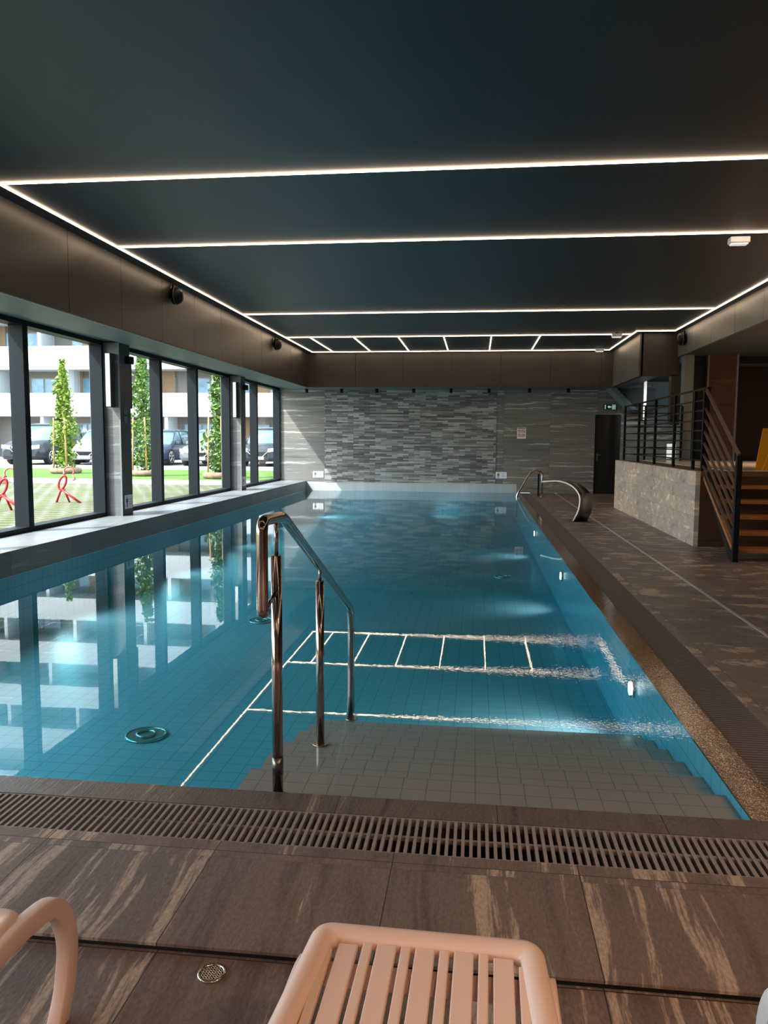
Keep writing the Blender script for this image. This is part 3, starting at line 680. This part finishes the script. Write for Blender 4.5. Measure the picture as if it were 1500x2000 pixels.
def lounger(x, y, rz, label, m, wd=.56, H=.30, fwdleg=True):
    """origin on the deck under the middle of the far end; extends towards -y"""
    t = thing('sun_lounger', label, 'sun lounger', (x, y, -.028), rz, 'plastic sun loungers on the front deck'); H += .028
    hw = wd/2; Ln = 1.85
    # frame ring: rounded section swept round the outline
    b = B(); out = []
    def corner(cx, cy, r, a0, a1, n=6): return [(cx+r*math.cos(R(a0+(a1-a0)*i/n)), cy+r*math.sin(R(a0+(a1-a0)*i/n))) for i in range(n+1)]
    prof = [(.0, -.05), (.004, -.012), (.012, -.002), (.026, .002), (.045, -.001), (.054, -.012), (.058, -.03)]  # inward offset, height
    loops = []
    for off, hh in prof:
        hx = hw-off; r = max(.012, .05-off); tp = .022
        L = corner(hx-r-tp, -off-r, r, 0, 90) + corner(-hx+r+tp, -off-r, r, 90, 180) + [(-hx, -.35)] + corner(-hx+r, -Ln+off+r, r, 180, 270) + corner(hx-r, -Ln+off+r, r, 270, 360) + [(hx, -.35)]
        loops.append([b.verts.new((px, py, H+hh)) for px, py in L])
    for A, C in zip(loops[:-1], loops[1:]):
        n = len(A)
        for k in range(n): f = b.faces.new((A[k], A[(k+1) % n], C[(k+1) % n], C[k])); f.smooth = True
    A, C = loops[0], loops[-1]
    low = [b.verts.new((v.co.x*.96, v.co.y, H-.05)) for v in A]; 
    for k in range(len(A)): b.faces.new((C[k], C[(k+1) % len(A)], low[(k+1) % len(A)], low[k]))
    for k in range(len(A)): b.faces.new((low[k], low[(k+1) % len(A)], A[(k+1) % len(A)], A[k]))
    obj('frame', b, m, t)
    b = B(); inner = hw-.062; ws = [.020, .042, .021, .042, .021, .042, .021, .042, .021, .042, .020]
    gap = (2*inner-sum(ws))/(len(ws)-1); px = -inner
    for k, w_ in enumerate(ws):
        e = .085 if k in (0, len(ws)-1) else (.065 if k in (1, len(ws)-2) else .055)
        box(b, px, px+w_, -Ln+.055, -e, H-.028, H-.012, 0, .0025); px += w_+gap
    for yy in (-.46, -.9, -1.35): box(b, -inner, inner, yy-.02, yy+.02, H-.05, H-.028)
    obj('slats', b, m, t)
    for s in (-1, 1):
        for e in (1, -1):
            b = B(); y0 = 0 if e == 1 else -Ln
            if fwdleg: pts, fl = rnd_path([(0, -.34, H-.03), (0, -.05, H-.025), (0, .1, H-.05), (0, .155, H-.17), (0, .13, H-.29), (0, .09, .0)], .09, 5), 0
            else: pts, fl = rnd_path([(0, -.34, H-.045), (0, -.12, H-.05), (0, -.045, H-.08), (0, -.03, H-.2), (0, -.05, .0)], .06, 5), .05
            pts = [(y0+e*p[1], p[2]) for p in pts]
            xa = hw-.04 if fwdleg else hw-.045
            band_leg(b, s*xa, s*(xa+.034), pts, .045, .05)
            for v in b.verts: v.co.x += s*fl*max(0, H-v.co.z)/H
            o = obj('leg', b, m, t); md = o.modifiers.new('bevel', 'BEVEL'); md.width = .004; md.segments = 2
    bx('cross_brace', -hw+.04, hw-.04, -.1, -.075, H-.09, H-.05, m, t)
    return t
lounger(-.09, 1.64, R(-1.2), 'off-white plastic sun lounger coloured by warm light, in the middle foreground', M_plast, .56, fwdleg=False)
lounger(-1.235, 1.555, R(0), 'plastic sun lounger at the left edge with curved leg in view', M_plast, .56, .33)
lounger(.87, 1.45, R(0), 'white plastic sun lounger just showing at the lower right corner', M_plastw, .54, .33)

# ------------------------------------------------------------------ outside
GZ = .25
def ground(name, x0, x1, y0, y1, m, label, cat, z=GZ):
    b = B(); box(b, x0, x1, y0, y1, z-.2, z); return tag(obj(name, b, m), label, cat, kind='structure')
def grass_mat(name, c1, c2, paver=False):
    s = NB(name); v = s.comb(s.ax('x'), s.ax('y'))
    n1 = s.noise(v, 9, 6, .7); n2 = s.noise(v, .9, 3, .6)
    f = s.m('ADD', s.m('MULTIPLY', n1, .6), s.m('MULTIPLY', n2, .4))
    c = s.ramp(f, [(.35, c1), (.6, c2)])
    if paver:
        bk = s.brick(v, .3, .3, .045, .5, c1=(1, 1, 1), c2=(1, 1, 1), cm=(0, 0, 0)); patch = s.noise(v, .7, 3, .6)
        k = s.m('MULTIPLY', bk.outputs['Fac'], s.ramp(patch, [(.35, (.4,)*3), (.65, (1,)*3)]))
        c = s.mix(k, c, (.16, .16, .13))
    s.L(c, s.b.inputs['Base Color']); s.b.inputs['Roughness'].default_value = .9; s.bump(n1, .6, .05); return s.M
M_turf = grass_mat('turf_paving', (.032, .055, .007), (.095, .1, .02), True); M_lawn = grass_mat('lawn_grass', (.035, .1, .006), (.085, .18, .01))
M_asph = mat('parking_paving', (.2, .2, .195), .85, var=.1, vs=1); M_path = mat('path_paving', (.27, .26, .235), .85, var=.1, vs=3)
ground('turf_paving', -45, -5.62, -12, 18.6, M_turf, 'pale grid pavers with grass growing through outside the windows', 'paving', GZ-.02)
ground('garden_path', -45, -5.62, 18.6, 20.6, M_path, 'light paved path crossing the lawn outside', 'path')
ground('lawn', -45, -5.62, 20.6, 26.8, M_lawn, 'bright green lawn strip before the parked cars', 'lawn', GZ+.01)
ground('parking_lot', -60, 12, 26.8, 70, M_asph, 'light grey parking lot below the apartment building', 'paving', GZ)
ground('lawn', -60, -45, -12, 26.8, M_lawn, 'green lawn on the far left outside', 'lawn', GZ-.01)

# apartment building
M_bw = mat('white_render', (.5, .53, .54), .8); M_bd = mat('recess_render', (.2, .18, .16), .8); M_tan = mat('tan_render', (.28, .18, .1), .8)
M_wg = mat('curtained_glass', (.16, .3, .42), .15, var=.35, vs=1.5); M_wf = mat('grey_window_frame', (.2, .2, .2), .5)
bd = thing('apartment_building', 'white apartment building with long balconies behind the parked cars', 'building', (-25, 42, GZ))
X0, X1 = -30, 26
b = B(); box(b, X0, X1, 1.6, 14, 0, 16.2); obj('wall', b, M_bd, bd)
for k in range(6):
    z0 = 2.35+2.63*k
    b = B(); box(b, X0, X1, 0, .15, z0, z0+1.3); box(b, X0, X1, .15, 1.6, z0, z0+.2)
    obj('balcony', b, M_bw, bd)
rr = random.Random(3)
for k in range(6):
    z0 = (2.35+2.63*(k-1)+.2) if k else 0; z1 = 2.35+2.63*k
    x = X0+1.2; j = 0
    while x < X1-3.5:
        ww = 2.2 if (j+k) % 3 else 1.7
        b = B(); box(b, x, x+ww, 1.5, 1.6, z0+.02, z1-.35); fr = obj('window', b, M_wf, bd)
        b = B()
        for q in range(2): box(b, x+.08+q*ww/2, x+ww/2-.04+q*ww/2, 1.47, 1.5, z0+.1, z1-.43)
        obj('pane', b, M_wg, fr)
        x += ww + (.9, 1.9, 1.2)[(j+k) % 3]; j += 1
    xx = X0+.6+(k % 2)*1.1; b = B()
    while xx < X1: box(b, xx, xx+.2, .15, 1.6, z0, z1); xx += 3.4+(.9 if k % 2 else .3)
    obj('partition_fin', b, M_bw, bd)
    b = B(); xx = X0+2.4+k*.9
    while xx < X1: box(b, xx, xx+.85, 1.44, 1.6, z0, z1); xx += 5.6
    obj('tan_panel', b, M_tan, bd)
b = B(); box(b, X0+9, X1, 1.5, 13, 16.2, 18.6); box(b, X0+8, X1, .8, 13.5, 18.6, 18.85); obj('roof_storey', b, M_bw, bd)

# cars
M_tyre = mat('tyre_rubber', (.012, .012, .012), .8); M_rim = mat('alloy_rim', (.55, .56, .58), .25, .9); M_cglass = mat('car_glass', (.12, .2, .22), .06)
M_lamp = mat('headlamp_glass', (.8, .84, .88), .1); M_plate = mat('number_plate', (.85, .85, .85), .5); M_tail = mat('tail_lamp', (.4, .01, .01), .2)
def loft(bm, secs, mi=0):
    prev = None
    for sct in secs:
        vs = [bm.verts.new(p) for p in sct]
        if prev:
            n = len(vs)
            for k in range(n): f = bm.faces.new((prev[k], prev[(k+1) % n], vs[(k+1) % n], vs[k])); f.smooth = True; f.material_index = mi
        else: bm.faces.new(vs[::-1])
        prev = vs
    bm.faces.new(prev)
def car(x, y, rz, paint, label, suv=True, L=4.5, Wd=1.86, H=1.66):
    t = thing('car', label, 'car', (x, y, GZ), rz); hw = Wd/2; g = .2; belt = H*.6
    def sec(px, zl, zt, w):   # body section
        return [(px, -w*.9, zl), (px, -w, zl+.12), (px, -w, (zl+zt)/2+.06), (px, -w*.93, zt-.06), (px, -w*.84, zt), (px, w*.84, zt), (px, w*.93, zt-.06), (px, w, (zl+zt)/2+.06), (px, w, zl+.12), (px, w*.9, zl)]
    h2 = L/2
    b = B(); loft(b, [sec(h2, .36, belt*.62, hw*.78), sec(h2-.1, g+.03, belt*.8, hw*.92), sec(h2-.45, g, belt*.9, hw*.99), sec(h2-1.25, g, belt, hw), sec(0, g, belt*1.03, hw), sec(-h2+.7, g, belt*1.07, hw), sec(-h2+.12, g+.05, belt*1.05, hw*.95), sec(-h2, .38, belt*.9, hw*.86)])
    obj('body', b, paint, t)
    wf, wr = h2-1.15, (-h2+.1 if suv else -h2+.45)
    def cs(px, zt, wt, zb, wb): return [(px, -wb, zb), (px, -wt, zt), (px, wt, zt), (px, wb, zb)]
    b = B(); loft(b, [cs(wf, belt*.98, hw*.8, belt*.95, hw*.9), cs(wf-.35, (belt+H)/2-.01, hw*.8, belt*.97, hw*.93), cs(wf-.75, H-.05, hw*.74, belt*.98, hw*.94), cs(-.3, H-.02, hw*.73, belt, hw*.95), cs(wr+.6, H-.05, hw*.71, belt, hw*.94), cs(wr+.15, (belt+H)/2+.1, hw*.7, belt, hw*.9), cs(wr, belt*1.02, hw*.7, belt, hw*.88)])
    obj('cabin_glass', b, M_cglass, t)
    b = B(); loft(b, [cs(wf-.66, H-.055, hw*.73, H-.09, hw*.765), cs(wf-.9, H-.01, hw*.73, H-.06, hw*.765), cs(-.3, H+.02, hw*.72, H-.05, hw*.76), cs(wr+.55, H, hw*.7, H-.06, hw*.74)])
    for s in (-1, 1):
        for px in (.0, -h2+1.15):
            tube(b, [(px, s*hw*.945, belt), (px-.03, s*hw*.745, H-.04)], .035, 6)
        tube(b, [(wf, s*hw*.9, belt*.98), (wf-.72, s*hw*.75, H-.05)], .03, 6)
    obj('roof', b, paint, t)
    for px in (h2-.85, -h2+.85):
        for s in (-1, 1):
            b = B(); cyl(b, (px, s*(hw-.22), .345), .345, s*.23, 'y', 28); wl = obj('wheel', b, M_tyre, t)
            b = B(); cyl(b, (px, s*(hw+.0), .345), .06, s*.022, 'y', 16)
            tube(b, [(px+.235*math.cos(a*math.pi/12), s*(hw+.012), .345+.235*math.sin(a*math.pi/12)) for a in range(24)], .018, 6, closed=True)
            for a in range(5):
                an = a*2*math.pi/5+.3
                tube(b, [(px, s*(hw+.015), .345), (px+.23*math.cos(an), s*(hw+.015), .345+.23*math.sin(an))], .028, 6)
            obj('rim', b, M_rim, wl)
    b = B(); box(b, h2-.02, h2+.012, -hw*.42, hw*.42, belt*.42, belt*.62); obj('grille', b, M_black, t)
    b = B(); tube(b, [(h2+.01, -hw*.44, belt*.62), (h2+.02, -hw*.2, belt*.40), (h2+.02, hw*.2, belt*.40), (h2+.01, hw*.44, belt*.62)], .015, 6); obj('grille_trim', b, M_rim, t)
    b = B(); box(b, h2+.01, h2+.03, -.26, .26, belt*.3, belt*.3+.12); obj('number_plate', b, M_plate, t)
    for s in (-1, 1):
        b = B(); loft(b, [[(h2-.02, s*hw*.46, belt*.62), (h2-.02, s*hw*.46, belt*.76), (h2-.1, s*hw*.88, belt*.8), (h2-.1, s*hw*.88, belt*.68)], [(h2+.02, s*hw*.46, belt*.61), (h2-.0, s*hw*.46, belt*.76), (h2-.07, s*hw*.9, belt*.8), (h2-.05, s*hw*.9, belt*.66)]]); obj('headlight', b, M_lamp, t)
        b = B(); box(b, wf-.45, wf-.28, s*(hw-.02), s*(hw+.16), belt*.98, belt*.98+.13, 0, .02); obj('mirror', b, paint, t)
        b = B(); box(b, -h2-.005, -h2+.15, s*hw*.6, s*hw*.92, belt*.72, belt*.95, 0, .02); obj('tail_light', b, M_tail, t)
    return t
M_c1 = mat('dark_car_paint', (.02, .026, .032), .2); M_c2 = mat('silver_car_paint', (.35, .4, .43), .25, .3); M_c3 = mat('grey_car_paint', (.16, .18, .19), .25, .3); M_c4 = mat('navy_car_paint', (.03, .045, .08), .2)
car(-18.75, 32.6, R(-90), M_c1, 'black suv, leftmost parked car outside, its side in view', H=1.74, L=4.7)
car(-16.2, 33.0, R(-90), M_c2, 'silver car facing the windows, right of the black suv', H=1.52)
car(-13.7, 33.0, R(-90), M_c4, 'dark blue car parked behind the taller staked tree', H=1.5)
car(-11.2, 32.6, R(-90), M_c3, 'grey hatchback facing the windows between the two columns', False, H=1.5, L=4.0)
car(-8.85, 33.2, R(-90), M_c1, 'black car parked right beside the grey hatchback', H=1.62)
car(-6.4, 33.0, R(-90), M_c2, 'silver car at the right end of the parked row', False, H=1.5)

# young trees with stakes
M_leaf = mat('leaf_green', (.14, .21, .012), .6, var=.4, vs=5); M_leafd = mat('leaf_dark_green', (.08, .16, .018), .6, var=.4, vs=5)
for q in (M_leaf, M_leafd):
    q.node_tree.nodes['Principled BSDF'].inputs['Subsurface Weight'].default_value = 0
M_bark = mat('bark', (.16, .11, .07), .9, var=.3, vs=20); M_stake = mat('wooden_stake', (.35, .22, .09), .8); M_tie = mat('black_tie', (.01, .01, .01), .7); M_soil = mat('woven_edge', (.22, .15, .1), .9, var=.3, vs=12)
def tree(x, y, h, label, seed, n=2300, rad=.52, ml=M_leaf):
    rd = random.Random(seed); t = thing('young_tree', label, 'tree', (x, y, GZ), 0, 'staked young trees on the lawn')
    b = B(); tube(b, [(0, 0, 0), (.03, .01, h*.3), (-.02, 0, h*.65), (0, 0, h*.95)], [.05, .04, .028, .01], 8); obj('trunk', b, M_bark, t)
    b = B()
    blobs = [(rd.uniform(-.25, .25), rd.uniform(-.25, .25), .35+(h-.6)*k/16) for k in range(17)]
    for i in range(n):
        bl = rd.choice(blobs); tt = bl[2]/h
        r = rad*(1.0 if tt < .5 else max(.28, 1.0-(tt-.5)*1.6))*(.75+.25*math.sin(bl[2]*5+seed))
        a = rd.uniform(0, 6.283); rr_ = r*rd.random()**.6
        c = Vector((bl[0]*r*1.2+rr_*math.cos(a)*.8, bl[1]*r*1.2+rr_*math.sin(a)*.8, min(h, bl[2]+rd.gauss(0, .17))))
        u = Vector((rd.gauss(0, 1), rd.gauss(0, 1), rd.gauss(0, 1))).normalized(); v = u.orthogonal().normalized(); s = rd.uniform(.045, .085)
        b.faces.new([b.verts.new(c+u*s), b.verts.new(c+v*s*.55), b.verts.new(c-u*s), b.verts.new(c-v*s*.55)])
    f = obj('foliage', b, ml, t); f['kind'] = 'stuff'
    for s in (-.24, .2):
        b = B(); tube(b, [(s, -.3, 0), (s*.8, -.3, 1.75)], .026, 8); k = obj('stake', b, M_stake, t)
        b = B(); tube(b, [(s*.8, -.3, 1.7), (0, 0, 1.72)], .03, 6); obj('tie', b, M_tie, k)
    b = B(); tube(b, [(.4*math.cos(a*math.pi/10), .4*math.sin(a*math.pi/10), .1) for a in range(20)], .09, 8, closed=True); obj('edging', b, M_soil, t)
tree(-12.9, 23.3, 3.55, 'slim staked young tree seen through the nearest whole pane', 1)
tree(-9.85, 22.3, 3.9, 'taller staked young tree just right of the nearer column', 2, rad=.6, ml=M_leafd)
tree(-7.23, 21.4, 3.6, 'staked young tree seen beside the farther column', 3, ml=M_leafd)

# red tubular garden figures
M_redt = mat('red_tube', (.38, .008, .015), .35)
def redfig(x, y, rz, label, s=1):
    t = thing('garden_figure', label, 'garden ornament', (x, y, GZ-.02), rz)
    b = B(); tube(b, [(-.17*s, .1, .0), (-.07*s, .03, .2*s), (-.0*s, 0, .25*s)], .018, 8); obj('leg', b, M_redt, t)
    b = B(); tube(b, [(.06*s, .1, .0), (-.0*s, .0, .25*s)], .018, 8); obj('leg', b, M_redt, t)
    b = B(); tube(b, [(.3*s, -.05, .0), (-.04*s, .0, .24*s)], .022, 8); obj('leg', b, M_redt, t)
    b = B(); tube(b, [(-.02*s+.05*s*math.cos(a*math.pi/8)*1.2+.035*s*math.sin(a*math.pi/8), 0, .36*s+.12*s*math.sin(a*math.pi/8)) for a in range(16)], .02, 8, closed=True); obj('torso_loop', b, M_redt, t)
    b = B(); tube(b, [(.1*s+.085*s*math.cos(a*math.pi/8), 0, .56*s+.08*s*math.sin(a*math.pi/8)) for a in range(-2, 11)], .014, 8); tube(b, [(.1*s-.085*s, 0, .56*s), (.0, 0, .46*s)], .014, 8); tube(b, [(.165*s, 0, .5*s), (.2*s, 0, .42*s), (.16*s, 0, .4*s)], .016, 8); obj('head_loop', b, mat('pale_red_tube', (.5, .12, .1), .35), t)
redfig(-7.25, 13.0, R(10), 'red tubular garden figure on the grass, in the middle of a pane')
redfig(-7.35, 11.4, R(10), 'red tubular garden figure cut off at the left edge of the view', 1.05)
t = thing('red_planter_frame', 'low red folded metal frame on the grass at the far left', 'garden ornament', (-12.1, 18.2, GZ))
b = B(); prism(b, [(-.5, 0), (.5, 0), (.05, .3), (-.3, .38)], -.03, .03, 'y'); obj('panel', b, mat('brown_red_metal', (.3, .06, .04), .5), t)
b = B(); tube(b, [(-.3, 0, .3), (-.25, 0, 1.1), (.05, 0, 1.05)], .05, 8); obj('arm', b, M_redt, t)

# ------------------------------------------------------------------ unseen downlights added behind the viewer and over the right side
def downlight(x, y, z, power, lab, col=(1, .62, .38)):  # unseen fixtures added for warm light on the deck, loungers and platform
    t = thing('added_downlight', lab, 'lamp', (x, y, z), group='unseen warm downlights added over the decks and platform')
    b = B(); cyl(b, (0, 0, -.08), .055, .08); obj('can', b, M_black, t)
    b = B(); cyl(b, (0, 0, -.083), .042, .003); obj('lens', b, M_lit, t)
    l = lamp('added_downlight_light', 'SPOT', (x, y, z-.1), power, col, (0, .1, -1), spot_size=R(120), spot_blend=.7, shadow_soft_size=.12)
for x, y, zz, pw, lab in ((2.6, .2, ZC-.012, 230, 'unseen added warm downlight over the front right of the deck'), (2.6, -2.2, ZC-.012, 170, 'unseen added warm downlight by the wall behind the deck'),
                          (.4, -1.6, ZC-.012, 130, 'unseen added warm downlight behind the middle lounger'), (5.2, 2.5, 3.08, 60, 'unseen warm downlight under the low ceiling at the right'),
                          (5.4, 8.4, 3.08, 75, 'unseen warm downlight under the low ceiling before the stairs'), (5.9, 13.2, 3.08, 300, 'unseen warm downlight added to brighten the raised platform')):
    downlight(x, y, zz, pw, lab)
